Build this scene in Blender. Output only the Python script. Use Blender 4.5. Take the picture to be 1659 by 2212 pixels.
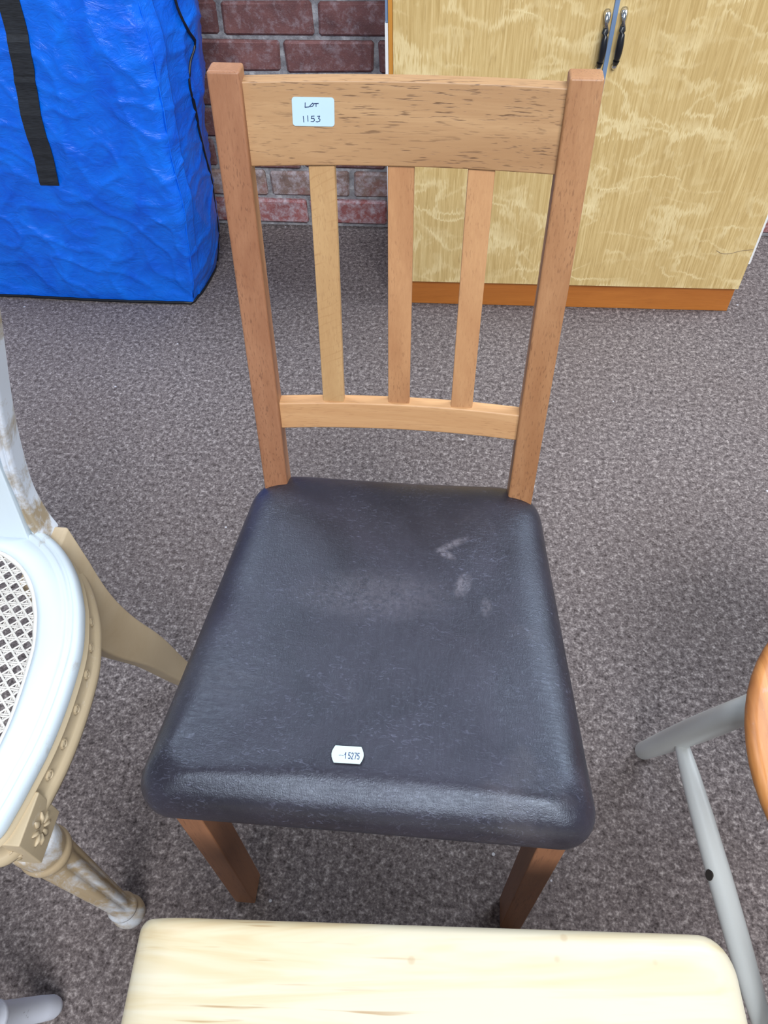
import bpy, bmesh, math, random
from mathutils import Vector, Matrix, noise
random.seed(7)
for o in list(bpy.data.objects): bpy.data.objects.remove(o)
scn = bpy.context.scene
col = scn.collection
R = math.radians

# ------------------------------------------------------------------ camera
cam_d = bpy.data.cameras.new('camera')
cam = bpy.data.objects.new('camera', cam_d); col.objects.link(cam)
cr = Vector((0.99556326, 0.09217839, -0.01889308)); cu = Vector((-0.05995134, 0.77615101, 0.62769056)); cf = Vector((-0.07252339, 0.623773, -0.77823365))
M = Matrix((cr, cu, -cf)).transposed().to_4x4(); M.translation = Vector((0.05958386, -0.25110784, 1.28045636))
cam.matrix_world = M
cam_d.sensor_fit = 'HORIZONTAL'; cam_d.sensor_width = 36.0; cam_d.lens = 36.0 * 1667.1 / 1659.0
cam_d.clip_start = 0.02
scn.camera = cam

# ------------------------------------------------------------------ world, light, exposure
w = bpy.data.worlds.new('daylight'); scn.world = w; w.use_nodes = True
bg = w.node_tree.nodes['Background']
bg.inputs['Color'].default_value = (0.70, 0.84, 1.0, 1); bg.inputs['Strength'].default_value = 0.26

def area(name, loc, target, sx, sy, power, color):
    l = bpy.data.lights.new(name, 'AREA'); l.shape = 'RECTANGLE'; l.size = sx; l.size_y = sy; l.energy = power; l.color = color
    o = bpy.data.objects.new(name, l); col.objects.link(o); o.location = loc
    o.rotation_euler = (Vector(target) - Vector(loc)).to_track_quat('-Z', 'Y').to_euler()
    return o
area('assumed_high_window', (0.9, -3.5, 4.5), (0.0, 0.7, 0.3), 3.6, 2.0, 385, (0.95, 0.97, 1.0))  # unseen window assumed behind the camera; a free area light with no wall
area('assumed_roof_light_left', (-2.2, 1.9, 2.7), (-0.7, 1.3, 0.2), 0.8, 3.2, 100, (0.82, 0.91, 1.0))  # assumed roof light out of view, added for seat edge highlights and back carpet
area('assumed_roof_light_right', (2.2, 1.6, 2.6), (0.7, 1.2, 0.2), 0.8, 3.2, 95, (0.82, 0.91, 1.0))  # same on the right: an unseen assumed source added to light the far floor

vs = scn.view_settings
vs.view_transform = 'Standard'; vs.look = 'None'; vs.gamma = 1.0; vs.use_curve_mapping = False; vs.exposure = 0.10

# ------------------------------------------------------------------ material helpers
def srgb(r, g, b):
    f = lambda c: (c / 255 / 12.92) if c / 255 <= 0.04045 else ((c / 255 + 0.055) / 1.055) ** 2.4
    return (f(r), f(g), f(b), 1)

class NT:
    def __init__(s, name):
        s.m = bpy.data.materials.new(name); s.m.use_nodes = True; s.t = s.m.node_tree
        s.b = s.t.nodes['Principled BSDF']; s._co = None
    def n(s, typ, **kw):
        nd = s.t.nodes.new(typ)
        for k, v in kw.items(): setattr(nd, k, v)
        return nd
    def set(s, sock, v):
        if hasattr(v, 'is_output') or isinstance(v, bpy.types.NodeSocket): s.t.links.new(v, sock)
        else: sock.default_value = v
    def co(s, scale=(1, 1, 1), loc=(0, 0, 0), rot=(0, 0, 0), kind='Object'):
        if s._co is None: s._co = s.n('ShaderNodeTexCoord')
        mp = s.n('ShaderNodeMapping'); s.t.links.new(s._co.outputs[kind], mp.inputs['Vector'])
        mp.inputs['Scale'].default_value = scale; mp.inputs['Location'].default_value = loc; mp.inputs['Rotation'].default_value = rot
        return mp.outputs[0]
    def noise(s, vec, scale=5, detail=3, rough=0.55, dist=0.0):
        nd = s.n('ShaderNodeTexNoise'); s.t.links.new(vec, nd.inputs['Vector'])
        nd.inputs['Scale'].default_value = scale; nd.inputs['Detail'].default_value = detail; nd.inputs['Roughness'].default_value = rough; nd.inputs['Distortion'].default_value = dist
        return nd.outputs['Fac']
    def voro(s, vec, scale=5, feature='F1', out='Distance'):
        nd = s.n('ShaderNodeTexVoronoi', feature=feature); s.t.links.new(vec, nd.inputs['Vector']); nd.inputs['Scale'].default_value = scale
        return nd.outputs[out]
    def ramp(s, fac, stops, interp='LINEAR'):
        nd = s.n('ShaderNodeValToRGB'); s.t.links.new(fac, nd.inputs[0]); e = nd.color_ramp.elements; nd.color_ramp.interpolation = interp
        while len(e) < len(stops): e.new(0.5)
        for q, (p, c) in zip(e, stops):
            q.position = p; q.color = c if isinstance(c, (tuple, list)) else (c, c, c, 1)
        return nd.outputs[0]
    def mix(s, fac, a, b, mode='MIX'):
        nd = s.n('ShaderNodeMix', data_type='RGBA', blend_type=mode)
        s.set(nd.inputs[0], fac); s.set(nd.inputs[6], a); s.set(nd.inputs[7], b)
        return nd.outputs[2]
    def math(s, op, a, b=0.5):
        nd = s.n('ShaderNodeMath', operation=op); s.set(nd.inputs[0], a); s.set(nd.inputs[1], b); return nd.outputs[0]
    def bump(s, h, strength=0.3, dist=0.002, prev=None):
        nd = s.n('ShaderNodeBump'); s.t.links.new(h, nd.inputs['Height']); nd.inputs['Strength'].default_value = strength; nd.inputs['Distance'].default_value = dist
        if prev is not None: s.t.links.new(prev, nd.inputs['Normal'])
        return nd.outputs[0]
    def out(s, color=None, rough=None, normal=None, metal=None, spec=None):
        for k, v in (('Base Color', color), ('Roughness', rough), ('Normal', normal), ('Metallic', metal), ('Specular IOR Level', spec)):
            if v is not None: s.set(s.b.inputs[k], v)
        return s.m

def plain(name, c, rough=0.5, metal=0.0, vary=0.08):
    n = NT(name); v = n.noise(n.co(), 30, 4)
    d = tuple(x * (1 - vary) for x in c[:3]) + (1,); l = tuple(min(1, x * (1 + vary)) for x in c[:3]) + (1,)
    return n.out(n.ramp(v, [(0.3, d), (0.7, l)]), rough, None, metal)

AX = {'x': 0, 'y': 1, 'z': 2}
def stretch(axis, along, across):
    v = [across] * 3; v[AX[axis]] = along; return tuple(v)
def oak(name, light, dark, pore, axis, seed=0.0, rough=0.45, pores=0.5, rays=False):
    n = NT(name); L = (seed, seed * 1.7, seed * 0.6)
    broad = n.noise(n.co(stretch(axis, 2.0, 22), L), 1.0, 5, 0.6, 0.6)
    c = n.ramp(broad, [(0.28, dark), (0.5, tuple((a + b) / 2 for a, b in zip(light, dark))), (0.72, light)])
    fine = n.noise(n.co(stretch(axis, 12, 420), L), 1.0, 3, 0.6)
    c = n.mix(n.ramp(fine, [(0.35, 0.30), (0.65, 0.0)]), c, dark)
    pr = n.noise(n.co(stretch(axis, 48, 620), L), 1.0, 2, 0.5, 0.2)
    big = n.noise(n.co(stretch(axis, 5, 40), L), 1.0, 2)
    pm = n.math('MULTIPLY', n.ramp(pr, [(0.58, 0.0), (0.66, 1.0)]), n.ramp(big, [(0.35, 0.15), (0.65, 1.0)]))
    c = n.mix(n.math('MULTIPLY', pm, pores), c, pore)
    h = n.mix(pm, (0.6, 0.6, 0.6, 1), (0, 0, 0, 1))
    if rays:
        wv = n.n('ShaderNodeTexWave', wave_type='BANDS', bands_direction='Z'); n.t.links.new(n.co((1, 1, 1), L, (0, R(24), 0)), wv.inputs[0])
        wv.inputs['Scale'].default_value = 34; wv.inputs['Distortion'].default_value = 6; wv.inputs['Detail'].default_value = 2; wv.inputs['Detail Scale'].default_value = 0.6
        rm = n.math('MULTIPLY', n.ramp(wv.outputs['Fac'], [(0.02, 1.0), (0.10, 0.0)]), n.ramp(n.noise(n.co((40, 40, 30)), 1.0, 2), [(0.4, 0.0), (0.6, 0.7)]))
        c = n.mix(rm, c, dark)
    return n.out(c, rough, n.bump(h, 0.25, 0.0006))

OAK_POST_L = oak('oak_post_reddish', srgb(172, 124, 92), srgb(138, 90, 62), srgb(88, 54, 38), 'z', 3.1)
OAK_POST_R = oak('oak_post_brown', srgb(182, 136, 96), srgb(150, 102, 66), srgb(100, 64, 44), 'z', 8.7)
OAK_RAIL = oak('oak_top_rail', srgb(192, 154, 112), srgb(160, 120, 82), srgb(86, 58, 38), 'x', 5.2, pores=0.75)
OAK_RAIL2 = oak('oak_low_rail', srgb(208, 164, 118), srgb(182, 134, 90), srgb(138, 94, 60), 'x', 1.2, pores=0.35)
OAK_SLAT_A = oak('oak_slat_pale', srgb(204, 168, 120), srgb(172, 132, 88), srgb(142, 104, 70), 'z', 2.4, pores=0.3, rays=True)
OAK_SLAT_B = oak('oak_slat_warm', srgb(198, 150, 106), srgb(164, 114, 76), srgb(120, 80, 52), 'z', 6.6, pores=0.4)
OAK_SLAT_C = oak('oak_slat_tan', srgb(204, 158, 112), srgb(174, 124, 84), srgb(130, 86, 56), 'z', 9.9, pores=0.4)
OAK_LEG = oak('oak_leg_brown', srgb(154, 106, 74), srgb(118, 78, 54), srgb(76, 48, 36), 'z', 4.4)

def leather():
    n = NT('dark_brown_leather')
    a = n.noise(n.co(), 7, 4, 0.6, 0.8)
    c = n.ramp(a, [(0.32, srgb(36, 33, 40)), (0.68, srgb(52, 48, 58))])
    cr1 = n.voro(n.co((1, 1.0, 1), (0, 0, 0)), 420, 'DISTANCE_TO_EDGE')
    wr = n.noise(n.co((90, 210, 120), (0, 0, 0), (0, 0, R(18))), 1.0, 5, 0.65, 2.2)
    wr2 = n.noise(n.co((230, 70, 120), (3, 0, 0), (0, 0, R(30))), 1.0, 5, 0.65, 2.0)
    wmask = n.ramp(n.noise(n.co(), 14, 3), [(0.40, 0.15), (0.62, 1.0)])
    line = n.math('MULTIPLY', n.ramp(wr, [(0.55, 0.0), (0.68, 1.0)]), wmask)
    c = n.mix(n.math('MULTIPLY', line, 0.42), c, srgb(112, 114, 134))
    dust = n.ramp(n.noise(n.co((3.2, 5, 3), (1.4, 0.2, 0)), 1.0, 5, 0.6, 0.6), [(0.54, 0.0), (0.72, 0.16)])
    c = n.mix(dust, c, srgb(140, 132, 132))
    for (px, py, sx_, sy_, rt_, am_) in ((.078, .3260, 38, 150, 32, .50), (.069, .3105, 60, 150, -28, .5), (.092, .2670, 90, 48, -18, .55), (.120, .239, 120, 60, 0, .3), (-.010, .245, 9, 24, 3, .20)):  # pale scuffs; the last, broad patch is a sheen painted into the colour
        v = n.n('ShaderNodeVectorMath', operation='LENGTH'); mp_ = n.n('ShaderNodeMapping', vector_type='TEXTURE')
        n.t.links.new(n._co.outputs['Object'], mp_.inputs['Vector']); mp_.inputs['Location'].default_value = (px, py - .2, .503); mp_.inputs['Rotation'].default_value = (0, 0, R(rt_)); mp_.inputs['Scale'].default_value = (1 / sx_, 1 / sy_, 1)
        n.t.links.new(mp_.outputs[0], v.inputs[0])
        sm = n.math('MULTIPLY', n.ramp(v.outputs['Value'], [(0.35, am_), (1.0, 0.0)]), n.ramp(n.noise(n.co(), 170, 4, 0.7), [(0.35, 0.1), (0.6, 1.0)]))
        c = n.mix(sm, c, srgb(128, 122, 130))
    b = n.bump(cr1, 0.20, 0.0006)
    b = n.bump(wr, 0.30, 0.0012, b); b = n.bump(wr2, 0.22, 0.0012, b)
    rg = n.ramp(a, [(0.3, 0.27), (0.7, 0.37)]); n.b.inputs['Specular Tint'].default_value = (0.72, 0.84, 1.0, 1)  # blue sky reflection put into the specular tint and the violet base colour
    return n.out(c, rg, b, None, 0.6)
LEATHER = leather()
PAPER_BLUE = plain('label_paper', srgb(186, 214, 232), 0.55, 0, 0.02)
PAPER_MINT = plain('price_paper', srgb(192, 214, 214), 0.55, 0, 0.02)
INK = plain('pen_ink', srgb(40, 60, 100), 0.5)
PRINT = plain('printed_ink', srgb(44, 60, 110), 0.6)

def carpet():
    n = NT('grey_carpet')
    a = n.noise(n.co((1, 1, 1)), 105, 3, 0.62, 0.35)
    b = n.noise(n.co((1, 1, 1), (2, 3, 1)), 260, 2, 0.6)
    big = n.noise(n.co(), 2.2, 3)
    m = n.mix(0.42, a, b)
    c = n.ramp(m, [(0.34, srgb(58, 52, 52)), (0.46, srgb(99, 91, 91)), (0.54, srgb(122, 113, 112)), (0.67, srgb(176, 167, 164))])
    c = n.mix(n.ramp(big, [(0.35, 0.20), (0.65, 0.0)]), c, srgb(92, 78, 72))
    sp = n.ramp(n.voro(n.co(), 11), [(0.0, 1.0), (0.030, 1.0), (0.036, 0.0)])
    c = n.mix(n.math('MULTIPLY', sp, 0.55), c, srgb(226, 226, 232))
    return n.out(c, 0.95, n.bump(m, 0.55, 0.003), None, 0.15)
CARPET = carpet()

def brick(name, stops, white=0.0, seed=0):
    n = NT(name)
    oi = n.n('ShaderNodeObjectInfo').outputs['Random']
    vec = n.n('ShaderNodeVectorMath', operation='ADD'); n.t.links.new(n.co(), vec.inputs[0])
    cx = n.n('ShaderNodeCombineXYZ'); n.t.links.new(n.math('MULTIPLY', oi, 37.0), cx.inputs[0]); n.t.links.new(n.math('MULTIPLY', oi, 11.0), cx.inputs[2]); n.t.links.new(cx.outputs[0], vec.inputs[1])
    v = vec.outputs[0]
    a = n.noise(v, 13, 5, 0.65, 0.4); f = n.noise(v, 260, 3, 0.7)
    c = n.ramp(a, stops)
    c = n.mix(n.ramp(f, [(0.55, 0.0), (0.75, 0.35)]), c, srgb(176, 150, 146))
    c = n.mix(n.ramp(oi, [(0, 0.0), (1, 0.28)]), c, srgb(70, 46, 46))
    if white:
        wm = n.ramp(n.noise(v, 34, 6, 0.75, 0.2), [(0.52 - 0.1 * white, 0.0), (0.68, white)])
        c = n.mix(wm, c, srgb(206, 200, 208))
    return n.out(c, 0.8, n.bump(n.mix(0.5, a, f), 0.6, 0.004))
BRICK = brick('maroon_brick', [(0.3, srgb(92, 60, 60)), (0.5, srgb(118, 78, 76)), (0.7, srgb(136, 92, 88))], 0.28)
BRICK_LOW = brick('limewashed_brick', [(0.3, srgb(120, 100, 92)), (0.5, srgb(146, 122, 112)), (0.7, srgb(150, 96, 90))], 0.75)
BRICK_BASE = brick('red_base_brick', [(0.3, srgb(136, 80, 80)), (0.55, srgb(160, 96, 94)), (0.7, srgb(172, 124, 120))], 0.85)
def mortar():
    n = NT('grey_mortar'); a = n.noise(n.co(), 30, 5, 0.7)
    return n.out(n.ramp(a, [(0.32, srgb(104, 102, 106)), (0.55, srgb(158, 158, 162)), (0.72, srgb(198, 198, 200))]), 0.9, n.bump(n.noise(n.co(), 120, 4, 0.7), 0.7, 0.005))
MORTAR = mortar()

def doorwood():
    n = NT('pale_oak_veneer')
    st = n.noise(n.co((170, 1, 7), (0, 0, 0), (0, R(3), 0)), 1.0, 4, 0.6, 0.8)
    c = n.ramp(st, [(0.30, srgb(196, 164, 104)), (0.5, srgb(216, 186, 126)), (0.70, srgb(236, 210, 152))])
    broad = n.noise(n.co((4, 1, 2)), 1.0, 3)
    c = n.mix(n.ramp(broad, [(0.35, 0.30), (0.65, 0.0)]), c, srgb(200, 170, 112))
    ed = n.noise(n.co((260, 1, 30)), 1.0, 2, 0.6)
    tick = n.noise(n.co((190, 1, 26), (7, 0, 3), (0, R(4), 0)), 1.0, 2, 0.5)
    c = n.mix(n.ramp(tick, [(0.60, 0.0), (0.72, 0.45)]), c, srgb(172, 138, 84))
    for sc_, loc_, th_ in (((5.5, 1, 9.0), (4, 0, 2), -30), ((8.0, 1, 13.0), (9, 0, 5), -18)):
        fl = n.noise(n.co(sc_, loc_, (0, R(th_), 0)), 1.0, 2, 0.5, 0.5)
        fl = n.math('ADD', fl, n.math('MULTIPLY', n.math('SUBTRACT', ed, 0.5), 0.20))
        rg_ = n.math('ABSOLUTE', n.math('SUBTRACT', fl, 0.5), 0.0)
        mk = n.ramp(n.noise(n.co((7, 1, 9), (loc_[2], 0, 1)), 1.0, 2), [(0.42, 0.0), (0.62, 0.6)])
        c = n.mix(n.math('MULTIPLY', n.ramp(rg_, [(0.010, 1.0), (0.040, 0.0)]), mk), c, srgb(250, 230, 178))
    return n.out(c, 0.42, n.bump(st, 0.08, 0.0006))
DOORWOOD = doorwood()
ORANGE_WOOD = oak('orange_varnished_wood', srgb(204, 128, 58), srgb(170, 98, 40), srgb(120, 66, 30), 'x', 2.0, rough=0.38, pores=0.2)
ORANGE_LIP = oak('orange_lipping', srgb(224, 160, 74), srgb(200, 134, 54), srgb(160, 100, 40), 'z', 2.0, rough=0.42, pores=0.1)
WHITE_LAM = plain('white_laminate', srgb(238, 240, 242), 0.4, 0, 0.02)
BLUE_STEEL = plain('blue_grey_strip', srgb(122, 148, 184), 0.35, 0.1, 0.05)
CHROME = plain('chrome', srgb(214, 216, 220), 0.16, 1.0, 0.02)
BLACK_PL = plain('black_plastic', srgb(26, 28, 34), 0.3, 0, 0.1)

def tarp():
    n = NT('blue_woven_plastic')
    a = n.noise(n.co(), 9, 5, 0.6, 1.0)
    c = n.ramp(a, [(0.3, srgb(0, 92, 226)), (0.7, srgb(4, 120, 250))])
    wv = n.noise(n.co((500, 500, 900)), 1.0, 2)
    cr = n.noise(n.co((26, 26, 40), (0, 0, 0), (R(20), 0, R(25))), 1.0, 6, 0.62, 1.6)
    b = n.bump(cr, 0.55, 0.006); b = n.bump(wv, 0.10, 0.0008, b)
    return n.out(c, 0.30, b, None, 0.6)
TARP = tarp()
def webbing():
    n = NT('black_webbing'); a = n.noise(n.co((60, 60, 900)), 1.0, 2)
    return n.out(n.ramp(a, [(0.3, srgb(20, 22, 27)), (0.7, srgb(44, 48, 56))]), 0.7, n.bump(a, 0.4, 0.001))
WEB = webbing()
PIPING = plain('black_piping', srgb(16, 20, 30), 0.45)

def painted(name, paint, bare, lo, hi, scale=14, st=(1, 1, 1), rough=0.5):
    n = NT(name); a = n.noise(n.co(st), scale, 6, 0.68, 0.5)
    sh = n.noise(n.co(), 5, 3)
    p = n.mix(n.ramp(sh, [(0.35, 0.25), (0.65, 0.0)]), paint, tuple(x * 0.8 for x in paint[:3]) + (1,))
    m = n.ramp(a, [(lo, 0.0), (hi, 1.0)])
    c = n.mix(m, p, bare)
    return n.out(c, rough, n.bump(a, 0.18, 0.002))
PAINT_WHITE = painted('chalk_white_paint', srgb(206, 218, 226), srgb(172, 168, 160), 0.62, 0.76, 12, (3, 1, 1))
PAINT_STILE = painted('rubbed_white_paint', srgb(204, 210, 220), srgb(152, 136, 112), 0.50, 0.60, 8)
PAINT_BEIGE = painted('beige_paint', srgb(186, 168, 138), srgb(216, 210, 200), 0.63, 0.76, 22, (1, 1, 2))
PAINT_BEIGE2 = painted('smooth_beige_paint', srgb(188, 170, 142), srgb(176, 156, 126), 0.4, 0.6, 6)
PAINT_LEG = painted('worn_two_tone_paint', srgb(172, 152, 122), srgb(206, 210, 216), 0.50, 0.62, 15, (1, 1, 0.35))
CANE = plain('painted_cane', srgb(212, 208, 202), 0.6, 0, 0.06)
PAINT_GREY = painted('pale_grey_paint', srgb(216, 220, 218), srgb(160, 158, 154), 0.72, 0.80, 30, (1, 1, 1), 0.38)
PAINT_STUB = painted('scuffed_white_paint', srgb(208, 212, 224), srgb(96, 94, 96), 0.62, 0.68, 30, (3, 1, 1))
def seatwood():
    n = NT('worn_orange_seat_wood')
    g = n.noise(n.co((60, 5, 5)), 1.0, 5, 0.6, 0.6)
    c = n.ramp(g, [(0.3, srgb(156, 96, 50)), (0.55, srgb(196, 130, 72)), (0.72, srgb(214, 152, 92))])
    wm = n.ramp(n.noise(n.co((9, 6, 5), (0.3, 0.1, 0)), 1.0, 5, 0.65, 0.8), [(0.54, 0.0), (0.60, 0.65)])
    return n.out(n.mix(wm, c, srgb(176, 158, 156)), 0.4, n.bump(g, 0.15, 0.001))
SEATWOOD = seatwood()
def pine():
    n = NT('pale_lacquered_pine')
    g = n.noise(n.co((2.2, 22, 8), (0, 0.3, 0)), 1.0, 4, 0.6, 1.0)
    c = n.ramp(g, [(0.30, srgb(190, 162, 120)), (0.44, srgb(204, 188, 154)), (0.58, srgb(210, 200, 176))])
    st = n.noise(n.co((9, 170, 20), (2, 1, 0)), 1.0, 2, 0.5)
    reg = n.ramp(n.noise(n.co((2.2, 11, 3), (5, 0, 0)), 1.0, 2), [(0.44, 0.0), (0.56, 1.0)])
    c = n.mix(n.math('MULTIPLY', n.ramp(st, [(0.64, 0.0), (0.72, 0.7)]), reg), c, srgb(158, 120, 76))
    kn = n.ramp(n.voro(n.co((1, 1, 0.2)), 17), [(0.0, 0.8), (0.045, 0.6), (0.075, 0.0)])
    c = n.mix(n.math('MULTIPLY', kn, 0.6), c, srgb(176, 146, 110))
    return n.out(c, 0.36, n.bump(g, 0.05, 0.001))
PINE = pine()

# ------------------------------------------------------------------ geometry helpers
def link(name, me, mat, parent=None, loc=None):
    o = bpy.data.objects.new(name, me); col.objects.link(o)
    if mat is not None and not me.materials: me.materials.append(mat)
    if parent is not None: o.parent = parent
    if loc is not None: o.location = loc
    return o
def build(name, bm, mat, parent=None, smooth=False, bevel=0.0, seg=2, off=None):
    """bm in world (or parent local when off is None); off = world location of the parent chain"""
    if off is not None: bmesh.ops.translate(bm, verts=bm.verts, vec=-Vector(off))
    bmesh.ops.recalc_face_normals(bm, faces=bm.faces)
    me = bpy.data.meshes.new(name); bm.to_mesh(me); bm.free()
    if smooth:
        for p in me.polygons: p.use_smooth = True
    o = link(name, me, mat, parent)
    if bevel:
        b = o.modifiers.new('bevel', 'BEVEL'); b.width = bevel; b.segments = seg; b.limit_method = 'ANGLE'; b.angle_limit = R(35)
        if not smooth:
            for p in me.polygons: p.use_smooth = True
            wn = o.modifiers.new('wn', 'WEIGHTED_NORMAL'); wn.keep_sharp = False
    return o
def empty(name, loc, label=None, cat=None, rz=0.0):
    o = bpy.data.objects.new(name, None); col.objects.link(o); o.location = loc; o.rotation_euler = (0, 0, rz); o.empty_display_size = 0.05
    if label: o['label'] = label
    if cat: o['category'] = cat
    return o
def rings(bm, rs, cap=True, closed=False):
    vr = [[bm.verts.new(p) for p in r] for r in rs]; n = len(vr[0])
    pairs = list(zip(vr, vr[1:])) + ([(vr[-1], vr[0])] if closed else [])
    for a, b in pairs:
        for i in range(n): bm.faces.new((a[i], a[(i + 1) % n], b[(i + 1) % n], b[i]))
    if cap and not closed:
        bm.faces.new(vr[0][::-1]); bm.faces.new(vr[-1])
    return vr
def box(bm, x0, x1, y0, y1, z0, z1):
    rings(bm, [[(x0, y0, z), (x1, y0, z), (x1, y1, z), (x0, y1, z)] for z in (z0, z1)])
def tube(bm, pts, rad, n=14, flat=1.0, ref=Vector((0, 0, 1))):
    pts = [Vector(p) for p in pts]; rs = []
    if not isinstance(rad, (list, tuple)): rad = [rad] * len(pts)
    for i, p in enumerate(pts):
        t = (pts[min(i + 1, len(pts) - 1)] - pts[max(i - 1, 0)]).normalized()
        r = ref if abs(t.dot(ref)) < 0.95 else Vector((1, 0, 0))
        a = t.cross(r).normalized(); b = t.cross(a).normalized()
        rs.append([p + rad[i] * (a * math.cos(2 * math.pi * k / n) + flat * b * math.sin(2 * math.pi * k / n)) for k in range(n)])
    rings(bm, rs)
def lathe(bm, prof, base, top=None, n=24, flute=None):
    """prof: list of (radius, z); axis goes linearly from base (at z=0) to top (x,y at z of last entry)"""
    rs = []; z1 = prof[-1][1]; z0 = prof[0][1]
    for r, z in prof:
        t = (z - z0) / (z1 - z0); ax = Vector(base)
        if top is not None: ax = Vector(base).lerp(Vector(top), t)
        rs.append([(ax.x + r * (1 + (flute(k, z) if flute else 0)) * math.cos(2 * math.pi * k / n), ax.y + r * (1 + (flute(k, z) if flute else 0)) * math.sin(2 * math.pi * k / n), z) for k in range(n)])
    rings(bm, rs)
def spline(pts, n):
    """Catmull-Rom through pts"""
    P = [Vector(p) for p in pts]; P = [2 * P[0] - P[1]] + P + [2 * P[-1] - P[-2]]; out = []
    for i in range(1, len(P) - 2):
        for k in range(n):
            t = k / n; a, b, c, d = P[i - 1:i + 3]
            out.append(0.5 * ((2 * b) + (c - a) * t + (2 * a - 5 * b + 4 * c - d) * t * t + (3 * b - a - 3 * c + d) * t ** 3))
    out.append(P[-2]); return out
def strokes(bm, lines, wd, to3):
    """flat pen strokes (2D polylines) placed through to3(u,v)->world, thickness by wd"""
    for ln in lines:
        pts = [Vector(p).to_3d() for p in ln]
        for a, b in zip(pts, pts[1:]):
            t = (b - a)
            if t.length < 1e-9: continue
            t.normalize(); nrm = Vector((-t.y, t.x, 0)) * wd / 2; e = t * wd * 0.35
            q = [a - e - nrm, b + e - nrm, b + e + nrm, a - e + nrm]
            bm.faces.new([bm.verts.new(to3(p.x, p.y)) for p in q])

# ------------------------------------------------------------------ setting: floor, brick wall
bm = bmesh.new(); box(bm, -3.0, 3.0, -2.6, 1.95, -0.05, 0.0)
fl = build('floor', bm, CARPET); fl['kind'] = 'structure'; fl['label'] = 'grey flecked carpet floor'

WY, WA = 1.87, R(1.0)
wall_o = Vector((-0.35, WY, 0))
bm = bmesh.new(); box(bm, -2.6, 3.2, 0.010, 0.12, -0.02, 3.0)
wall = build('wall_back', bm, MORTAR); wall.location = wall_o; wall.rotation_euler = (0, 0, WA); wall['kind'] = 'structure'; wall['label'] = 'maroon brick wall with pale mortar joints'
def brick_mesh(length, seed, mat):
    rnd = random.Random(seed); bm = bmesh.new(); box(bm, -length / 2, length / 2, 0, 0.05, -0.037, 0.037)
    for v in bm.verts: v.co += Vector((rnd.uniform(-.003, .003), rnd.uniform(-.002, .002), rnd.uniform(-.0025, .0025)))
    bmesh.ops.bevel(bm, geom=bm.edges[:], offset=0.006, segments=1, affect='EDGES', profile=0.6)
    bmesh.ops.recalc_face_normals(bm, faces=bm.faces)
    me = bpy.data.meshes.new('brick'); bm.to_mesh(me); bm.free(); me.materials.append(mat)
    for p in me.polygons: p.use_smooth = False
    return me
BM = {k: [brick_mesh(0.229, 10 * i + j, m) for j in range(4)] for i, (k, m) in enumerate((('n', BRICK), ('l', BRICK_LOW), ('b', BRICK_BASE)))}
PER, CH = 0.242, 0.0855
phase = [-.386, -.496, -.39, -.50, -.31, -.415, -.321, -.44, -.32, -.43, -.31, -.42]
for k in range(12):
    kind = 'b' if k == 0 else 'l' if k == 1 else 'n'
    for i in range(-3, 6):
        xw = phase[k] + PER * (i + 0.5)
        o = link('brick', BM[kind][random.randrange(4)], None, wall)
        o.location = (xw - wall_o.x, random.uniform(-.003, .003), 0.006 + CH * (k + 0.5)); o.rotation_euler = (0, random.uniform(-.006, .006), random.uniform(-.008, .008))

# ------------------------------------------------------------------ main chair
LOC = Vector((0, 0.2, 0))
ch = empty('dining_chair', LOC, 'oak dining chair with dark leather seat, three back slats and a lot label', 'chair')
def B(name, bm, mat, **k): return build(name, bm, mat, k.pop('parent', ch), off=LOC, **k)
ZS, YS, ZT, YT, WBS, WBT, PW, PD = 0.4695, 0.4064, 0.9794, 0.5075, 0.1787, 0.1850, 0.0319, 0.0225
def post(z):
    t = (z - ZS) / (ZT - ZS); return YS + t * (YT - YS), WBS + t * (WBT - WBS)
for s, m in ((-1, OAK_POST_L), (1, OAK_POST_R)):
    bm = bmesh.new(); rs = []
    for z, y, wo, pd in ((0.0, 0.470, WBS - .002, .030), (0.22, 0.424, WBS - .001, .034), (0.40, YS - .004, WBS, .034), (ZS, YS, WBS, .027), (0.72, post(.72)[0], post(.72)[1], PD), (ZT, YT, WBT, PD)):
        xa, xb = sorted((s * wo, s * (wo - PW))); rs.append([(xa, y, z), (xb, y, z), (xb, y + pd, z), (xa, y + pd, z)])
    rings(bm, rs); B('back_post', bm, m, bevel=0.0028, seg=3)
RS, BOW = 0.0072, 0.0085
def rail(name, z0, z1, th, mat):
    bm = bmesh.new(); rs = []; n = 18
    for i in range(n + 1):
        t = i / n; c = []
        for z, back in ((z0, 0), (z0, 1), (z1, 1), (z1, 0)):
            y, wd = post(z); h = wd - PW + .004; x = -h + 2 * h * t
            c.append((x, y + RS + BOW * (1 - (2 * t - 1) ** 2) + back * th, z))
        rs.append(c)
    rings(bm, rs); return B(name, bm, mat, bevel=0.0022)
rail('top_rail', 0.8924, 0.9687, 0.016, OAK_RAIL)
rail('lower_rail', 0.5811, 0.6178, 0.0165, OAK_RAIL2)
for xt, xb, m in ((-.082, -.0815, OAK_SLAT_A), (-.001, 0.0, OAK_SLAT_B), (.0805, .078, OAK_SLAT_C)):
    bm = bmesh.new(); rs = []
    for z, x, hw in ((0.612, xb, .0132), (0.896, xt, .0136)):
        y, wd = post(z); yy = y + RS + BOW * (1 - (x / .15) ** 2) + .0035
        rs.append([(x - hw, yy, z), (x + hw, yy, z), (x + hw, yy + .010, z), (x - hw, yy + .010, z)])
    rings(bm, rs); B('slat', bm, m, bevel=0.0012)
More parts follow.
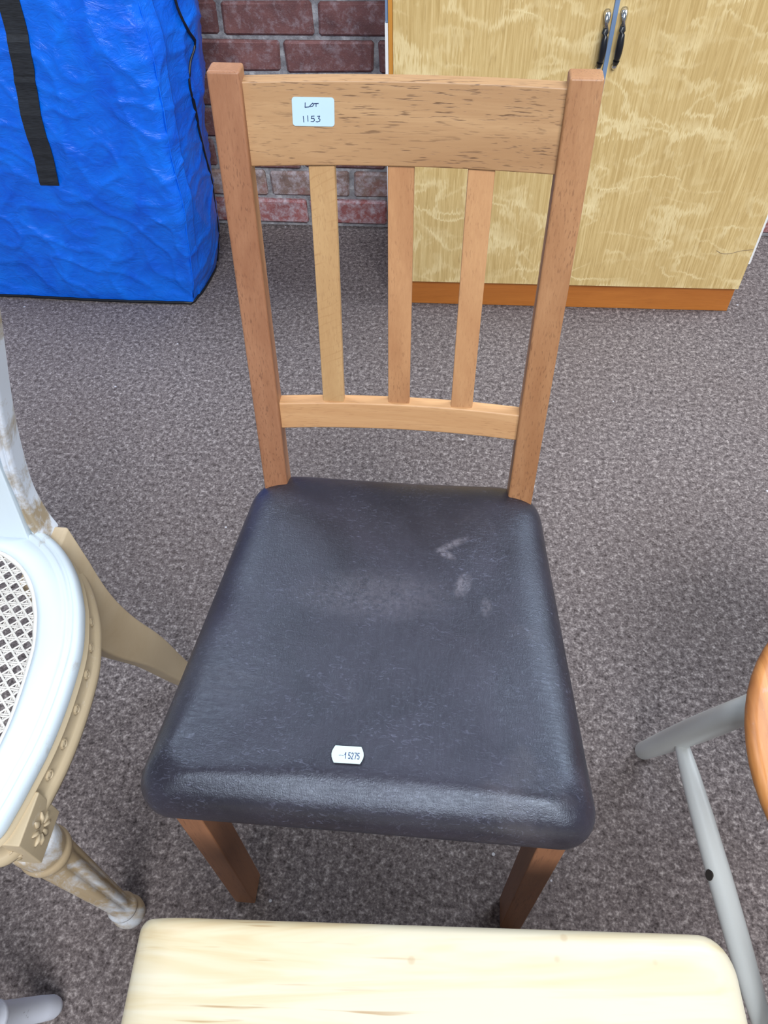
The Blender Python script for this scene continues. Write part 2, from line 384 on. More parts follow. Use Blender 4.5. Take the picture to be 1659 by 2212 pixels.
# front legs
WF, LW, LD = 0.2149, 0.0306, 0.042
for s in (-1, 1):
    bm = bmesh.new(); xa, xb = sorted((s * WF, s * (WF - LW)))
    rings(bm, [[(xa, 0, z), (xb, 0, z), (xb, LD, z), (xa, LD, z)] for z in (0.0, 0.435)])
    B('front_leg', bm, OAK_LEG, bevel=0.002)
# aprons under the pad
for s in (-1, 1):
    bm = bmesh.new(); xo0, xo1 = s * (WF - .004), s * (WBS - .002); th = -s * .020
    rs = []
    for x, y in ((xo0, LD - .002), (xo1, 0.412)):
        rs.append([(x, y, .385), (x + th, y, .385), (x + th, y, .430), (x, y, .430)])
    rings(bm, rs); B('side_apron', bm, OAK_LEG, bevel=0.0015)
bm = bmesh.new(); box(bm, -WF + LW - .002, WF - LW + .002, .012, .032, .412, .432); B('front_apron', bm, OAK_LEG, bevel=.0015)
bm = bmesh.new(); box(bm, -WBS + PW - .002, WBS - PW + .002, .412, .430, .380, .430); B('rear_apron', bm, OAK_LEG, bevel=.0015)
# seat pad
def rounded_poly(cs, rad, n=10):
    out = []
    for i, c in enumerate(cs):
        p, q = Vector(cs[i - 1]), Vector(cs[(i + 1) % len(cs)]); c = Vector(c)
        a = (p - c).normalized(); b = (q - c).normalized(); ang = a.angle(b); d = rad[i] / math.tan(ang / 2)
        ctr = c + (a + b).normalized() * (rad[i] / math.sin(ang / 2)); p0 = c + a * d; p1 = c + b * d
        v0 = p0 - ctr; v1 = p1 - ctr; th = v0.angle(v1); cr_ = v0.x * v1.y - v0.y * v1.x
        for k in range(n + 1):
            t = th * k / n * (1 if cr_ > 0 else -1); out.append(ctr + Vector((v0.x * math.cos(t) - v0.y * math.sin(t), v0.x * math.sin(t) + v0.y * math.cos(t))))
    # densify
    res = []
    for i, p in enumerate(out):
        q = out[(i + 1) % len(out)]; k = max(1, int((q - p).length / .012))
        for j in range(k): res.append(p.lerp(q, j / k))
    return res
OUT = rounded_poly([(-.246, -.014), (.242, -.010), (.190, .452), (-.194, .450)], [.034, .034, .058, .058])
CEN = Vector((0, .21))
def seat_h(d, y, x):
    """top height at inset d from the outline"""
    r = .062; t = min(d / r, 1.0); z = .455 + .046 * (1 - (1 - t) ** 2.5) ** (1 / 2.0)
    fr = max(0.0, 1 - max(0.0, y) / .10)
    z += fr * (.0014 * math.exp(-((d - .044) / .013) ** 2) - .0014 * math.exp(-((d - .024) / .011) ** 2))
    z += .005 * min(1, d / .16) - .004 * math.exp(-((x / .12) ** 2 + ((y - .20) / .12) ** 2))
    z += .0012 * noise.noise(Vector((x * 14, y * 14, 0)))
    return z
bm = bmesh.new()
ins = [('t', d) for d in (.0006, .002, .0045, .008, .012, .016, .020, .024, .028, .032, .036, .041, .047, .055, .066, .08, .1, .125, .15)]
ring_list = []
for frac_d, z in ((.022, .4255), (.012, .4275), (.006, .432), (.0022, .440), (.0005, .448), (0, .455)):
    ring_list.append([(p - (p - CEN).normalized() * frac_d).to_3d() + Vector((0, 0, z)) for p in OUT])
for _, d in ins:
    r = []
    for p in OUT:
        v = p - CEN; dd = d * min(1.0, v.length / .2) if d > .06 else d; q = p - v.normalized() * dd
        r.append(Vector((q.x, q.y, seat_h(d, q.y, q.x))))
    ring_list.append(r)
vr = rings(bm, ring_list, cap=False)
bm.faces.new(vr[0][::-1])
top = vr[-1]; c = bm.verts.new((CEN.x, CEN.y, seat_h(.2, CEN.y, CEN.x)))
for i in range(len(top)): bm.faces.new((top[i], top[(i + 1) % len(top)], c))
pad = B('seat_pad', bm, LEATHER, smooth=True); pad['label'] = 'dark brown creased leather seat pad'
# price sticker on the pad
su = Vector((1, 0.02, 0)).normalized(); sv = Vector((-0.02, 1, 0.06)).normalized(); so = Vector((-.0205, .0475, .5050))
def on_seat(u, v, lift=0.0): return so + su * u + sv * v + Vector((0, 0, lift))
bm = bmesh.new(); W2, H2 = .0165, .0088; pr = []
for k in range(7): t = k / 6; pr.append((-W2 + .0030 - .0032 * math.sin(math.pi * t), -H2 + 2 * H2 * t))
prof = [(-x, y) for x, y in pr[::-1]][::-1]; prof = prof + pr[::-1]
rings(bm, [[on_seat(u, v, l) for u, v in prof] for l in (-.0006, .0003)])
ps = B('price_sticker', bm, PAPER_MINT); ps['label'] = 'small white number sticker'
DIG = {'1': [[(-.3, .6), (.1, 1), (.1, 0)]], '5': [[(.9, 1), (.15, 1), (.08, .55), (.5, .62), (.9, .4), (.85, .1), (.5, 0), (.05, .1)]],
       '2': [[(.05, .8), (.3, 1), (.75, .95), (.85, .7), (.1, 0), (.9, 0)]], '7': [[(.05, 1), (.9, 1), (.4, 0)]],
       '3': [[(.1, .95), (.5, 1), (.85, .8), (.4, .55), (.85, .35), (.7, .05), (.3, 0), (.0, .08)]]}
bm = bmesh.new(); lines = []
for i, chx in enumerate('15275'):
    for ln in DIG[chx]: lines.append([(-.0022 + i * .0031 + p[0] * .0023, -.0042 + p[1] * .0062) for p in ln])
strokes(bm, lines, .00075, lambda u, v: on_seat(u, v, .0005))
strokes(bm, [[(-.0088, -.0012), (-.0066, -.0010)], [(-.0060, -.0010), (-.0040, -.0012)]], .0004, lambda u, v: on_seat(u, v, .0005))
B('lettering', bm, PRINT, parent=ps)
# lot label on the top rail
lz = .9420; ly, lw_ = post(lz); lx = -.0865
ta = Vector((0, YT - YS, ZT - ZS)).normalized(); rt = R(-1.4)
nrm = ta.cross(Vector((1, 0, 0))).normalized()
if nrm.y > 0: nrm = -nrm
lo = Vector((lx, ly + RS + BOW * (1 - (lx / .15) ** 2) , lz)) + nrm * .0006
slope = -2 * BOW * lx / (.15 ** 2); ux = Vector((1, slope, 0)).normalized()
lu = ux * math.cos(rt) + ta * math.sin(rt); lv = ta * math.cos(rt) - ux * math.sin(rt)
def on_rail(u, v, l=0.0): return lo + lu * u + lv * v + nrm * l
bm = bmesh.new(); pr = rounded_poly([(-.0205, -.0128), (.0205, -.0128), (.0205, .0128), (-.0205, .0128)], [.0028] * 4, 5)
rings(bm, [[on_rail(p.x, p.y, l) for p in pr] for l in (-.0008, .0004)])
ls = B('lot_label', bm, PAPER_BLUE); ls['label'] = 'pale paper label with handwritten lot number'
hand = [[(-.0075, .0080), (-.0078, .0040), (-.0040, .0044), (-.0012, .0070), (-.0002, .0078), (.0008, .0066), (-.0006, .0050), (-.0028, .0046)],
        [(.0012, .0074), (.0052, .0076)], [(.0030, .0074), (.0029, .0048)],
        [(-.0098, -.0040), (-.0096, -.0092)], [(-.0056, -.0034), (-.0054, -.0084)],
        [(.0008, -.0036), (-.0018, -.0038), (-.0020, -.0058), (.0004, -.0056), (.0010, -.0072), (-.0002, -.0086), (-.0026, -.0086)],
        [(.0040, -.0038), (.0062, -.0036), (.0050, -.0056), (.0064, -.0064), (.0060, -.0080), (.0040, -.0088), (.0024, -.0086)]]
bm = bmesh.new(); strokes(bm, hand, .00075, lambda u, v: on_rail(u, v, .0006)); B('lettering', bm, INK, parent=ls)

# ------------------------------------------------------------------ cabinet
cab = empty('cupboard', (-0.0956, 1.4944, 0), 'two-door pale oak veneer cupboard standing against the brick wall', 'cupboard', R(1.3434))
CW, PZ, CT = 0.8841, 0.0776, 1.25
bm = bmesh.new(); box(bm, 0.0, CW - .0012, .0142, .33, 0.0, PZ - .004); build('plinth', bm, ORANGE_WOOD, cab, bevel=.002)
bm = bmesh.new(); box(bm, -.010, CW - .001, .019, .335, PZ - .004, CT); build('carcass', bm, ORANGE_LIP, cab, bevel=.001)
bm = bmesh.new(); box(bm, -.0095, -.0005, .001, .019, PZ, CT); build('edge_lipping', bm, ORANGE_LIP, cab, bevel=.001)
bm = bmesh.new(); box(bm, -.0165, -.0102, .004, .32, .20, .683); build('side_panel', bm, WHITE_LAM, cab)
bm = bmesh.new(); box(bm, -.0155, -.0102, .006, .32, .684, CT); o = build('side_strip', bm, BLUE_STEEL, cab)
bm = bmesh.new(); box(bm, CW, CW + .006, .004, .32, .150, CT); build('side_panel', bm, WHITE_LAM, cab)
MIDX = .440
for (xa, xb, hx, dz) in ((0, MIDX - .004, .4245, 0.0), (MIDX + .004, CW, .4570, .004)):
    bm = bmesh.new(); box(bm, xa, xb, 0, .018, PZ, CT); d = build('door', bm, DOORWOOD, cab, bevel=.0012)
    # handle pieces hang directly under the door (thing > part > sub-part)
    x = hx; z0, z1 = .604 + dz, .706 + dz
    bm = bmesh.new(); n = 14; pts = []; rad = []
    for i in range(n + 1):
        t = i / n; pts.append((x, -.014 - .010 * math.sin(math.pi * t), z0 + .006 + (z1 - z0 - .026) * t)); rad.append(.0042 + .0050 * math.sin(math.pi * t) ** .8)
    tube(bm, pts, rad, 12, 0.8); o = build('handle_grip', bm, BLACK_PL, d, smooth=True); o['label'] = 'black bow handle grip'
    bm = bmesh.new(); tube(bm, [(x, .001, z1), (x, -.008, z1 - .002), (x, -.014, z1 - .010), (x, -.0165, z1 - .022)], [.0075, .0068, .005, .0042], 12); o = build('handle_mount', bm, CHROME, d, smooth=True); o['label'] = 'chrome handle end'
    bm = bmesh.new(); tube(bm, [(x, .001, z0), (x, -.007, z0 + .001), (x, -.013, z0 + .004), (x, -.0155, z0 + .009)], [.006, .0055, .0045, .0036], 12); o = build('handle_mount', bm, CHROME, d, smooth=True); o['label'] = 'chrome handle end'
    if hx > .45:
        bm = bmesh.new(); pts = spline([(.795, -.0004, .188), (.812, -.0004, .180), (.832, -.0004, .181), (.852, -.0004, .188), (.882, -.0004, .193)], 6)
        tube(bm, pts, .0006, 6); build('scratch', bm, plain('dark_scratch', srgb(120, 104, 84), .7), d)
bm = bmesh.new(); box(bm, MIDX - .0045, MIDX + .0045, -.005, .018, PZ, CT); o = build('meeting_strip', bm, BLUE_STEEL, cab, bevel=.001); o['label'] = 'blue-grey strip between the doors'

# ------------------------------------------------------------------ blue bag
BL = Vector((-1.0, 1.6, 0)); bag = empty('storage_bag', BL, 'large crumpled blue woven plastic bag with black strap', 'bag')
BT = 1.02
def ridge(v): return (1 - min(1.0, abs(noise.noise(v)) * 2.6)) ** 3
def wr(x, y, z):
    wx = x + .05 * noise.noise(Vector((x * 6, y * 6, z * 6))); wz = z + .05 * noise.noise(Vector((x * 6 + 9, y * 6, z * 6)))
    a = 1.3 * noise.noise(Vector((wx * 4 + wz * 2, y * 4, wz * 3)))
    a += .55 * ridge(Vector((wx * 5.5 - wz * 3.0, y * 5.5 + 3, wz * 5.0 + wx * 2)))
    a += .40 * ridge(Vector((wx * 9.0 + wz * 8.0, y * 9 + 7, wz * 8.0 - wx * 5)))
    a += .14 * ridge(Vector((wx * 17 - wz * 6, y * 17 + 1, wz * 19)))
    a += .05 * ridge(Vector((wx * 34 + wz * 20, y * 34 + 5, wz * 30)))
    return (a - .25) * .0105
def sect(z):
    f = z / .73; e = min(1, z / .05)
    xf = -.637 + .021 * f; xs = -.622 + .075 * f
    inx = .012 * (1 - e)
    return [(-1.42, 1.462), (xf - inx, 1.458 + inx * .4), (xf + .45 * (xs - xf) + .006 - inx, 1.535), (xs + .004 - inx, 1.625), (xs - .02, 1.74), (xs - .10, 1.80), (-1.42, 1.80)]
def bag_ring(z):
    s = [Vector(p) for p in sect(z)]; out = []
    counts = [220, 24, 24, 28, 14, 40, 10]
    for i, p in enumerate(s):
        q = s[(i + 1) % len(s)]
        for k in range(counts[i]): out.append(p.lerp(q, k / counts[i]))
    # relax to round the corners
    for _ in range(3):
        out = [(out[i - 1] + 2 * out[i] + out[(i + 1) % len(out)]) / 4 for i in range(len(out))]
    n = len(out); res = []
    for i, p in enumerate(out):
        t = (out[(i + 1) % n] - out[i - 1]).normalized(); nm = Vector((t.y, -t.x))
        a = wr(p.x, p.y, z) * min(1, z / .04 + .15) + (.018 * math.sin(math.pi * min(1, z / BT)) if p.y < 1.5 else .004)
        edge = 1.0
        res.append(Vector((p.x + nm.x * a, p.y + nm.y * a, z)))
    return res
zs = [0.002, .006, .012, .02] + [.03 + (BT - .03) * i / 180 for i in range(181)]
RB = [bag_ring(z) for z in zs]
bm = bmesh.new(); rings(bm, RB)
body = build('body', bm, TARP, bag, smooth=True, off=BL); body['label'] = 'crumpled blue woven plastic'
def front_y(x, z):
    best = None
    i = min(range(len(zs)), key=lambda k: abs(zs[k] - z)); r = RB[i][:220]
    return min(r, key=lambda p: abs(p.x - x)).y
# strap
cl = spline([(-.852, 0, BT), (-.866, 0, .73), (-.880, 0, .62), (-.890, 0, .58), (-.905, 0, .50), (-.912, 0, .42), (-.923, 0, .344)], 8)
bm = bmesh.new(); rs = []
for p in cl:
    y = min(front_y(p.x + q, p.z) for q in (-.02, -.01, 0, .01, .02)) - .003
    rs.append([(p.x - .0235, y, p.z), (p.x + .0235, y, p.z), (p.x + .0235, y + .0022, p.z), (p.x - .0235, y + .0022, p.z)])
rings(bm, rs); o = build('strap', bm, WEB, bag, off=BL); o['label'] = 'black webbing strap'
# side piping and hem
def ring_pt(z, k, out=.002):
    i = min(range(len(zs)), key=lambda q: abs(zs[q] - z)); return RB[i][int(k)]
bm = bmesh.new(); pts = []
for z, k in ((.006, 278), (.05, 282), (.10, 280), (.18, 277), (.26, 272), (.34, 268), (.42, 262), (.48, 257), (.53, 254), (.57, 258), (.60, 264), (.64, 256), (.70, 252), (.80, 252), (BT, 252)):
    p = ring_pt(z, k); pts.append((p.x + .001, p.y - .001, p.z))
tube(bm, spline(pts, 5), .0042, 8, .6); o = build('side_zip', bm, PIPING, bag, smooth=True, off=BL); o['label'] = 'black zip along the side'
bm = bmesh.new(); pts = [(p.x, p.y - .001, .005) for p in RB[1][8:276:6]]
tube(bm, pts, .004, 8); build('hem_piping', bm, PIPING, bag, smooth=True, off=BL)
bm = bmesh.new(); pts = []
for z in [.02 + .05 * i for i in range(21)]:
    p = ring_pt(z, 222); pts.append((p.x + .0005, p.y - .0005, p.z))
tube(bm, pts, .0016, 6); build('corner_seam', bm, TARP, bag, smooth=True, off=BL)

# ------------------------------------------------------------------ cane-seated chair (left)
CL = Vector((-.595, .15, 0)); XC = -.595
cc = empty('cane_chair', CL, 'white painted chair with woven cane seat and fluted legs', 'chair')
def Cb(name, bm, mat, parent=cc, **k): return build(name, bm, mat, parent, off=CL, **k)
half = [(.0, -.068), (.10, -.068), (.17, -.067), (.200, -.063), (.216, -.047), (.223, -.020), (.228, .010), (.234, .056), (.235, .113), (.230, .174), (.218, .219), (.205, .252), (.181, .294), (.146, .333), (.10, .362), (.05, .374), (0, .377)]
hs = [Vector((a, b, 0)) for a, b in half]
def dens(pl, step=.012):
    r = []
    for a, b in zip(pl, pl[1:]):
        k = max(1, int((b - a).length / step))
        for j in range(k): r.append(a.lerp(b, j / k))
    r.append(pl[-1]); return r
rh = dens(spline(hs, 4), .010)
ring0 = [Vector((XC + p.x, p.y)) for p in rh] + [Vector((XC - p.x, p.y)) for p in rh[-2:0:-1]]
cenC = Vector((XC, .15))
def inset(r, d):
    n = len(r); out = []
    for i in range(n):
        t = (r[(i + 1) % n] - r[i - 1]); 
        t = t.normalized() if t.length > 1e-9 else Vector((1, 0)); nm = Vector((-t.y, t.x))
        out.append(r[i] + nm * d)
    return out
def ring_at(r, z): return [Vector((p.x, p.y, z)) for p in r]
inner = [cenC + (p - cenC) * (1 - .060 / (p - cenC).length) for p in ring0]
bm = bmesh.new()
prof = [(.024, .421), (.013, .4215), (.009, .425), (.006, .432), (.0065, .441), (.009, .447), (.013, .4495), (.0165, .4485), (.0185, .4455), (.0205, .4490), (.025, .4500), (.0275, .4475), (.030, .4495), (.044, .4500)]
rs = [ring_at(inset(ring0, d), z) for d, z in prof]
rs.append(ring_at([p.lerp(q, .12) for p, q in zip(inner, ring0)], .4500)); rs.append(ring_at(inner, .4485)); rs.append(ring_at(inner, .430)); rs.append(ring_at([p.lerp(q, .25) for p, q in zip(inner, ring0)], .420))
rings(bm, rs, closed=True); Cb('seat_frame', bm, PAINT_WHITE, smooth=True)
bm = bmesh.new()
prof = [(.004, .422), (.0065, .416), (.0065, .399), (.004, .396), (.0005, .393), (-.001, .387), (.001, .380), (.008, .377), (.034, .377), (.034, .422)]
rings(bm, [ring_at(inset(ring0, d), z) for d, z in prof], closed=True); ap = Cb('apron', bm, PAINT_BEIGE, smooth=True)
# rosettes carved on the side of the apron
bm = bmesh.new(); rs = []
for rr, h in ((.0062, 0), (.0062, .0022), (.0048, .0030), (.0034, .0014), (.0022, .0026), (.0006, .0030)):
    rs.append([(rr * math.cos(2 * math.pi * k / 10), rr * math.sin(2 * math.pi * k / 10), h) for k in range(10)])
rings(bm, rs); bmesh.ops.recalc_face_normals(bm, faces=bm.faces); rme = bpy.data.meshes.new('rosette'); bm.to_mesh(rme); bm.free(); rme.materials.append(PAINT_BEIGE)
mid = inset(ring0, .0070); acc = 0; last = None
for i in range(len(mid) // 2 + 2):
    p = mid[i]
    if p.x < XC + .19 or p.y < .0: last = p; continue
    if last is not None: acc += (p - last).length
    last = p
    if acc >= .034:
        acc = 0; t = (mid[i + 1] - mid[i - 1]).normalized(); nm = Vector((t.y, -t.x, 0))
        o = link('rosette', rme, None, ap); o.location = Vector((p.x, p.y, .4075)) - CL; o.rotation_euler = nm.to_track_quat('Z', 'Y').to_euler()
# woven cane
bm = bmesh.new(); pitch = .0165
def clip(p, d):
    """clip an infinite line to the (convex) cane outline"""
    t0, t1 = -1e9, 1e9; n = len(inner)
    for i in range(0, n):
        a = inner[i]; b = inner[(i + 1) % n]; e = b - a
        if e.length < 1e-7: continue
        nm = Vector((-e.y, e.x)); s = (p - a).dot(nm); v = d.dot(nm)
        if abs(v) < 1e-12:
            if s < 0: return None
            continue
        t = -s / v
        if v > 0: t0 = max(t0, t)
        else: t1 = min(t1, t)
    return (t0, t1) if t1 - t0 > .004 else None
def strand(p, d, wd, z, amp=0.0, per=.015, ph=0):
    c = clip(p, d)
    if not c: return
    n = max(2, int((c[1] - c[0]) / (per / 2))) if amp else 1
    nm = Vector((-d.y, d.x)) * wd / 2; rs = []
    for i in range(n + 1):
        t = c[0] - .001 + (c[1] - c[0] + .002) * i / n; q = p + d * t; zz = z + (amp * (1 if (i + ph) % 2 else -1) if amp else 0)
        rs.append([Vector((q.x - nm.x, q.y - nm.y, zz)), Vector((q.x, q.y, zz + .0007)), Vector((q.x + nm.x, q.y + nm.y, zz)), Vector((q.x, q.y, zz - .0005))])
    rings(bm, rs)
ZC = .4425
for i in range(-26, 27):
    for off in (-.0013, .0013):
        strand(Vector((XC + i * pitch + off, .15)), Vector((0, 1)), 0.0021, ZC, .0004, pitch, i)
        strand(Vector((XC, .15 + i * pitch + off)), Vector((1, 0)), 0.0021, ZC + .0010, .0004, pitch, i + 1)
for i in range(-50, 51):
    r2 = math.sqrt(.5)
    strand(Vector((XC + (i + .5) * pitch, .15)), Vector((r2, r2)), .0025, ZC + .0020)
    strand(Vector((XC + (i + .5) * pitch, .15)), Vector((r2, -r2)), .0025, ZC + .0028)
o = Cb('cane_weave', bm, CANE); o['kind'] = 'stuff'; o['label'] = 'open woven cane panel of the seat'
bm = bmesh.new(); pts = [Vector((p.x, p.y, .4455)) for p in [q + (cenC - q).normalized() * .0025 for q in inner]]
rs = []
for i, p in enumerate(pts):
    v = (Vector((cenC.x, cenC.y, p.z)) - p).normalized(); wv_ = .0034 + .0006 * math.sin(i * 1.3)
    rs.append([p + v * wv_ * math.cos(a) + Vector((0, 0, .0026 * math.sin(a))) for a in [2 * math.pi * k / 8 for k in range(8)]])
rings(bm, rs, closed=True); Cb('cane_binding', bm, CANE, smooth=True)
# front legs: block + turned fluted leg
def front_leg(sx):
    mx = lambda x: XC + sx * (x - XC)
    bm = bmesh.new(); xa, xb = sorted((mx(-.427), mx(-.368))); box(bm, xa, xb, -.050, .009, .352, .420)
    blk = Cb('leg_block', bm, PAINT_BEIGE, bevel=.002)
    # carved flower panel on the outer and front faces
    for face in ('x', 'y'):
        bm = bmesh.new()
        for k in range(8):
            a = 2 * math.pi * k / 8; r0, r1 = .006, .0195
            pts = []
            for t in (0, .5, 1):
                rr = r0 + (r1 - r0) * t; u, v = rr * math.cos(a), rr * math.sin(a)
                pts.append((mx(-.368) + sx * .0006, -.0205 + u, .385 + v) if face == 'x' else ((xa + xb) / 2 + u, -.0506, .385 + v))
            tube(bm, pts, [.002, .0042, .0012], 6, .6)
        build('carved_flower', bm, PAINT_BEIGE, blk, smooth=True, off=CL)
    bm = bmesh.new()
    prof = [(.010, 0), (.017, .002), (.0225, .010), (.0238, .020), (.0215, .031), (.0180, .036), (.0178, .038), (.0212, .041), (.0215, .046), (.0192, .050), (.0176, .053), (.0165, .058)]
    pr2 = [(.0165 + .0105 * t, .066 + .215 * t) for t in [i / 14 for i in range(15)]]
    pr3 = [(.0270, .290), (.0278, .294), (.0305, .298), (.0312, .304), (.0295, .309), (.0280, .311), (.0290, .315), (.0298, .330), (.0300, .345), (.0285, .354)]
    def flute(k, z):
        if z < .064 or z > .286: return 0
        return -.14 * (1 - abs(math.cos(math.pi * k / 6))) ** 1.5
    lathe(bm, prof + pr2 + pr3, (mx(-.366), -.031, 0), (mx(-.397), -.022, .354), 48, flute)
    Cb('front_leg', bm, PAINT_LEG, smooth=True)
front_leg(1); front_leg(-1)
# sweeping back legs
for sx in (1, -1):
    mx = lambda x: XC + sx * (x - XC)
    bm = bmesh.new(); rs = []
    cs = spline([(-.474, .316, .438), (-.446, .290, .38), (-.428, .282, .33), (-.412, .290, .27), (-.390, .310, .19), (-.375, .330, .09), (-.362, .352, .0)], 5)
    for p in cs:
        t = min(1, p.z / .39); hy = .017 + .032 * max(0, min(1, t)) ** 1.5; hx = .0135 + .004 * t
        rs.append([(mx(p.x) - hx, p.y - hy, p.z), (mx(p.x) + hx, p.y - hy, p.z), (mx(p.x) + hx, p.y + hy, p.z), (mx(p.x) - hx, p.y + hy, p.z)])
    rings(bm, rs); Cb('back_leg', bm, PAINT_BEIGE2, bevel=.004, seg=3)
# back frame: one hoop that widens upward
outer = [(.122, .434), (.114, .46), (.109, .50), (.111, .54), (.118, .595), (.129, .655), (.144, .72), (.157, .78), (.165, .85), (.160, .92), (.132, .985), (.075, 1.02), (0, 1.032)]
op = spline([(a, b, 0) for a, b in outer], 6)
def back_y(z): return .338 + .16 * max(0, z - .43)
full = [(p.x, p.y) for p in op] + [(-p.x, p.y) for p in op[-2::-1]]
bm = bmesh.new(); rs = []; n = len(full); TH = .034; WD = .044
for i, (a, z) in enumerate(full):
    q0 = full[max(i - 1, 0)]; q1 = full[min(i + 1, n - 1)]; t = Vector((q1[0] - q0[0], q1[1] - q0[1])).normalized(); nm = Vector((t.y, -t.x))
    if (nm.x * a > 0 if z < .9 else nm.dot(Vector((-a, .75 - z))) < 0): nm = -nm
    sec = []
    for d, yy in ((0, .006), (0, TH - .004), (.004, TH), (WD - .004, TH), (WD, TH - .004), (WD, .006), (WD - .006, .0), (WD - .011, .0), (WD - .013, .004), (.017, .004), (.015, .0), (.011, .001), (.009, .004), (.007, .001), (.003, .001)):
        x_, z_ = a + nm.x * d, z + nm.y * d
        sec.append((XC + x_, back_y(z_) + yy, z_))
    rs.append(sec)
rings(bm, rs); Cb('back_frame', bm, PAINT_STILE, smooth=False, bevel=.0008)
bm = bmesh.new(); rs = []
for i in range(25):
    u = -1 + 2 * i / 24; x = .098 * u; zt = .490 + .115 * abs(u) ** 3.0; zb = .447
    rs.append([(XC + x, back_y(zb) - .010, zb), (XC + x, back_y(zt) - .004, zt), (XC + x, back_y(zt) + .018, zt), (XC + x, back_y(zb) + .018, zb)])
rings(bm, rs); Cb('lower_back_rail', bm, PAINT_WHITE, bevel=.002)

# ------------------------------------------------------------------ round-seated stool (right)
SL = Vector((.66, .10, 0)); st = empty('round_stool', SL, 'stool with worn round orange wooden seat and pale grey painted legs', 'stool')
def Sb(name, bm, mat, **k): return build(name, bm, mat, st, off=SL, **k)
bm = bmesh.new(); rs = []
sc = Vector((.669, .104)); SR = .253
for dr, z in ((-.060, .420), (-.012, .421), (-.003, .426), (0, .434), (-.001, .441), (-.006, .446), (-.011, .4475), (-.030, .4450), (-.07, .4405), (-.13, .438), (-.20, .4375)):
    rs.append([(sc.x + (SR + dr) * math.cos(2 * math.pi * k / 72), sc.y + (SR + dr) * math.sin(2 * math.pi * k / 72), z) for k in range(72)])
rings(bm, rs); Sb('seat', bm, SEATWOOD, smooth=True)
legs = {'a': ((.424, .290, 0), (.452, .182, .425)), 'b': ((.462, -.198, 0), (.520, -.040, .425)), 'c': ((.915, .300, 0), (.870, .190, .425)), 'd': ((.900, -.160, 0), (.840, -.010, .425))}
def turned(a, b, rmax, rend, n=16, m=14, r0=None):
    a, b = Vector(a), Vector(b); pts = []; rad = []
    for i in range(m + 1):
        t = i / m; pts.append(a.lerp(b, t)); rad.append(rend + (rmax - rend) * math.sin(math.pi * min(1, max(0, .06 + .88 * t))) ** .8)
    pts = [a + (b - a).normalized() * -.0] + pts[1:]
    return pts, rad
for k, (a, b) in legs.items():
    bm = bmesh.new(); a, b = Vector(a), Vector(b); pts = []; rad = []
    for t, r in ((0, .0095), (.006, .0128), (.02, .0145), (.15, .0160), (.35, .0178), (.55, .0188), (.8, .0176), (1, .0165)):
        pts.append(a.lerp(b, t)); rad.append(r)
    tube(bm, pts, rad, 20); Sb('leg', bm, PAINT_GREY, smooth=True)
def at(k, z):
    a, b = map(Vector, legs[k]); return a.lerp(b, z / .425)
for k0, k1, z in (('a', 'b', .165), ('c', 'd', .165)):
    p, q = at(k0, z), at(k1, z); bm = bmesh.new(); pts = []; rad = []
    for t, r in ((0, .0092), (.05, .0108), (.15, .0135), (.3, .0155), (.5, .0162), (.7, .0155), (.85, .0135), (.95, .0108), (1, .0092)):
        pts.append(p.lerp(q, t)); rad.append(r)
    tube(bm, pts, rad, 20); Sb('stretcher', bm, PAINT_GREY, smooth=True)
p, q = at('a', .165), at('b', .165); c_ = p.lerp(q, .50); dr = Vector((-1, -.1, .35)).normalized()
bm = bmesh.new(); tube(bm, [c_ + dr * .012, c_ + dr * .0166], .0070, 16); o = Sb('mortise_shade', bm, plain('hole_shade', srgb(52, 46, 42), .9)); o['label'] = 'dark disc for the shade in an empty round stretcher hole'  # solid dark disc, its colour stands for the shade inside the hole

# ------------------------------------------------------------------ pine bench (foreground)
NL = Vector((.076, -.090, 0)); NA = R(3.4)
be = empty('pine_bench', NL, 'low bench with pale pine top in the foreground below the chair', 'bench', NA)
BZ, HW, BD = .45, .291, .34
bm = bmesh.new(); pl = rounded_poly([(-HW, -BD), (HW, -BD), (HW, 0.0), (-HW, 0.0)], [.03, .03, .034, .012], 8)
rs = []
for d, dz in ((.012, -.030), (.003, -.027), (0, -.020), (.0006, -.010), (.003, -.0045), (.008, -.0016), (.016, -.0004), (.03, 0)):
    c0 = Vector((0, -BD / 2)); r = []
    for p_ in pl:
        q = Vector((p_.x * (1 - d / HW), c0.y + (p_.y - c0.y) * (1 - d / (BD / 2)))); 
        r.append((q.x, q.y, BZ + dz - .016 * max(0, (abs(q.x) - .240) / .05) ** 2 * (1 if abs(q.x) > .235 else 0)))
    rs.append(r)
vr = rings(bm, rs, cap=False); bm.faces.new(vr[0][::-1]); bm.faces.new(vr[-1])
bmesh.ops.triangulate(bm, faces=[f for f in bm.faces if len(f.verts) > 4])
build('bench_top', bm, PINE, be, smooth=True)
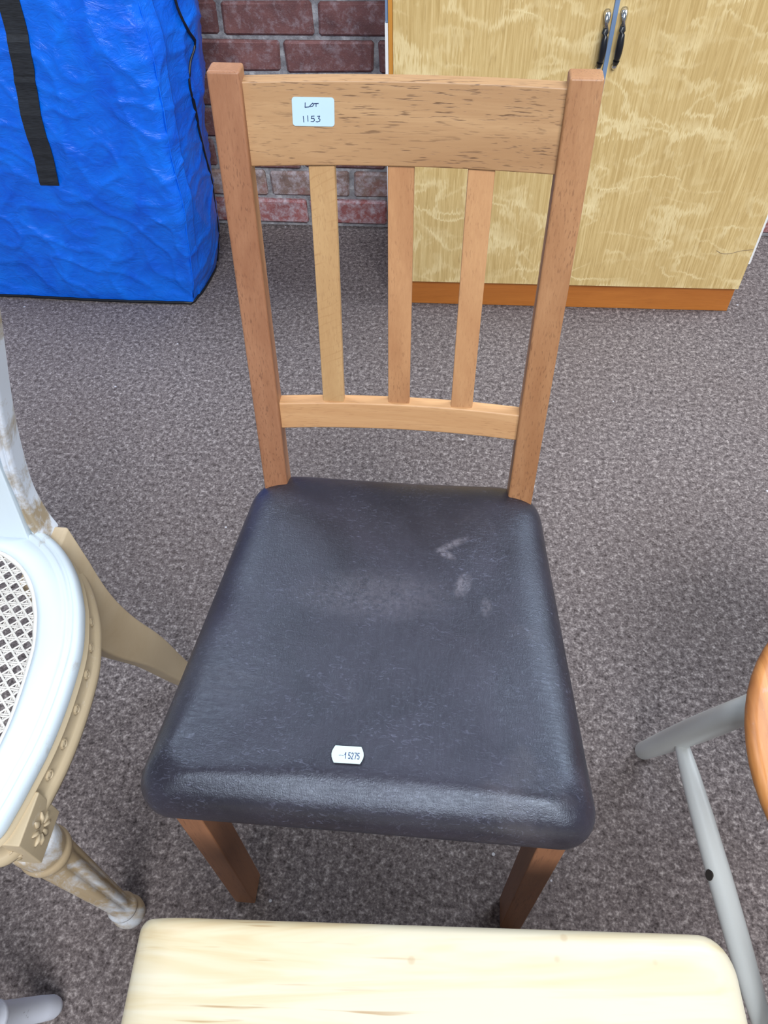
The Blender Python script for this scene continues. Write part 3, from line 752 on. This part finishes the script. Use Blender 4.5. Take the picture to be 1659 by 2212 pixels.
for s in (-1, 1):
    bm = bmesh.new(); xa, xb = sorted((s * .200, s * .222)); rs = []
    for z, e in ((0, .0), (.40, .02), (BZ - .026, .02)): rs.append([(xa, -BD + .04 + e, z), (xb, -BD + .04 + e, z), (xb, -.04 - e, z), (xa, -.04 - e, z)])
    rings(bm, rs); build('end_panel', bm, PINE, be, bevel=.003)
bm = bmesh.new(); box(bm, -.201, .201, -BD / 2 - .01, -BD / 2 + .01, .20, .27); build('stretcher', bm, PINE, be, bevel=.003)

# ------------------------------------------------------------------ white stool (bottom left, one leg in view)
TL = Vector((-.68, -.36, 0)); ts = empty('painted_stool', TL, 'white painted stool at the bottom left corner, only one scuffed leg in view', 'stool')
def Tb(name, bm, mat, **k): return build(name, bm, mat, ts, off=TL, **k)
corners = [(.242, .205), (-.21, .205), (-.21, -.17), (.242, -.17)]
tops = [(.09, .095), (-.10, .095), (-.10, -.10), (.09, -.10)]
lg = []
for (a, b), (c_, d_) in zip(corners, tops):
    p, q = TL + Vector((a, b, 0)), TL + Vector((c_, d_, .43)); lg.append((p, q)); bm = bmesh.new(); pts = []; rad = []
    for z, r in ((0, .008), (.003, .0125), (.010, .0155), (.03, .0165), (.098, .0172), (.100, .0195), (.106, .0205), (.112, .0190), (.116, .0205), (.122, .0215), (.128, .0195), (.132, .0212), (.138, .0222), (.144, .0200), (.150, .0222), (.158, .0226), (.165, .0195), (.25, .0215), (.35, .0185), (.43, .015)):
        pts.append(p.lerp(q, z / .43)); rad.append(r)
    tube(bm, pts, rad, 20); Tb('leg', bm, PAINT_STUB, smooth=True)
for i, j in ((0, 3), (1, 2)):
    p = lg[i][0].lerp(lg[i][1], .22); q = lg[j][0].lerp(lg[j][1], .22); bm = bmesh.new()
    tube(bm, [p.lerp(q, t) for t in (0, .2, .5, .8, 1)], [.009, .012, .014, .012, .009], 16); Tb('stretcher', bm, PAINT_STUB, smooth=True)
bm = bmesh.new(); rs = []
for r, z in ((.10, .424), (.150, .426), (.158, .434), (.158, .446), (.150, .453), (.10, .450), (.02, .448)):
    rs.append([(TL.x + r * math.cos(2 * math.pi * k / 40), TL.y + r * math.sin(2 * math.pi * k / 40), z) for k in range(40)])
rings(bm, rs); Tb('seat', bm, PAINT_STUB, smooth=True)
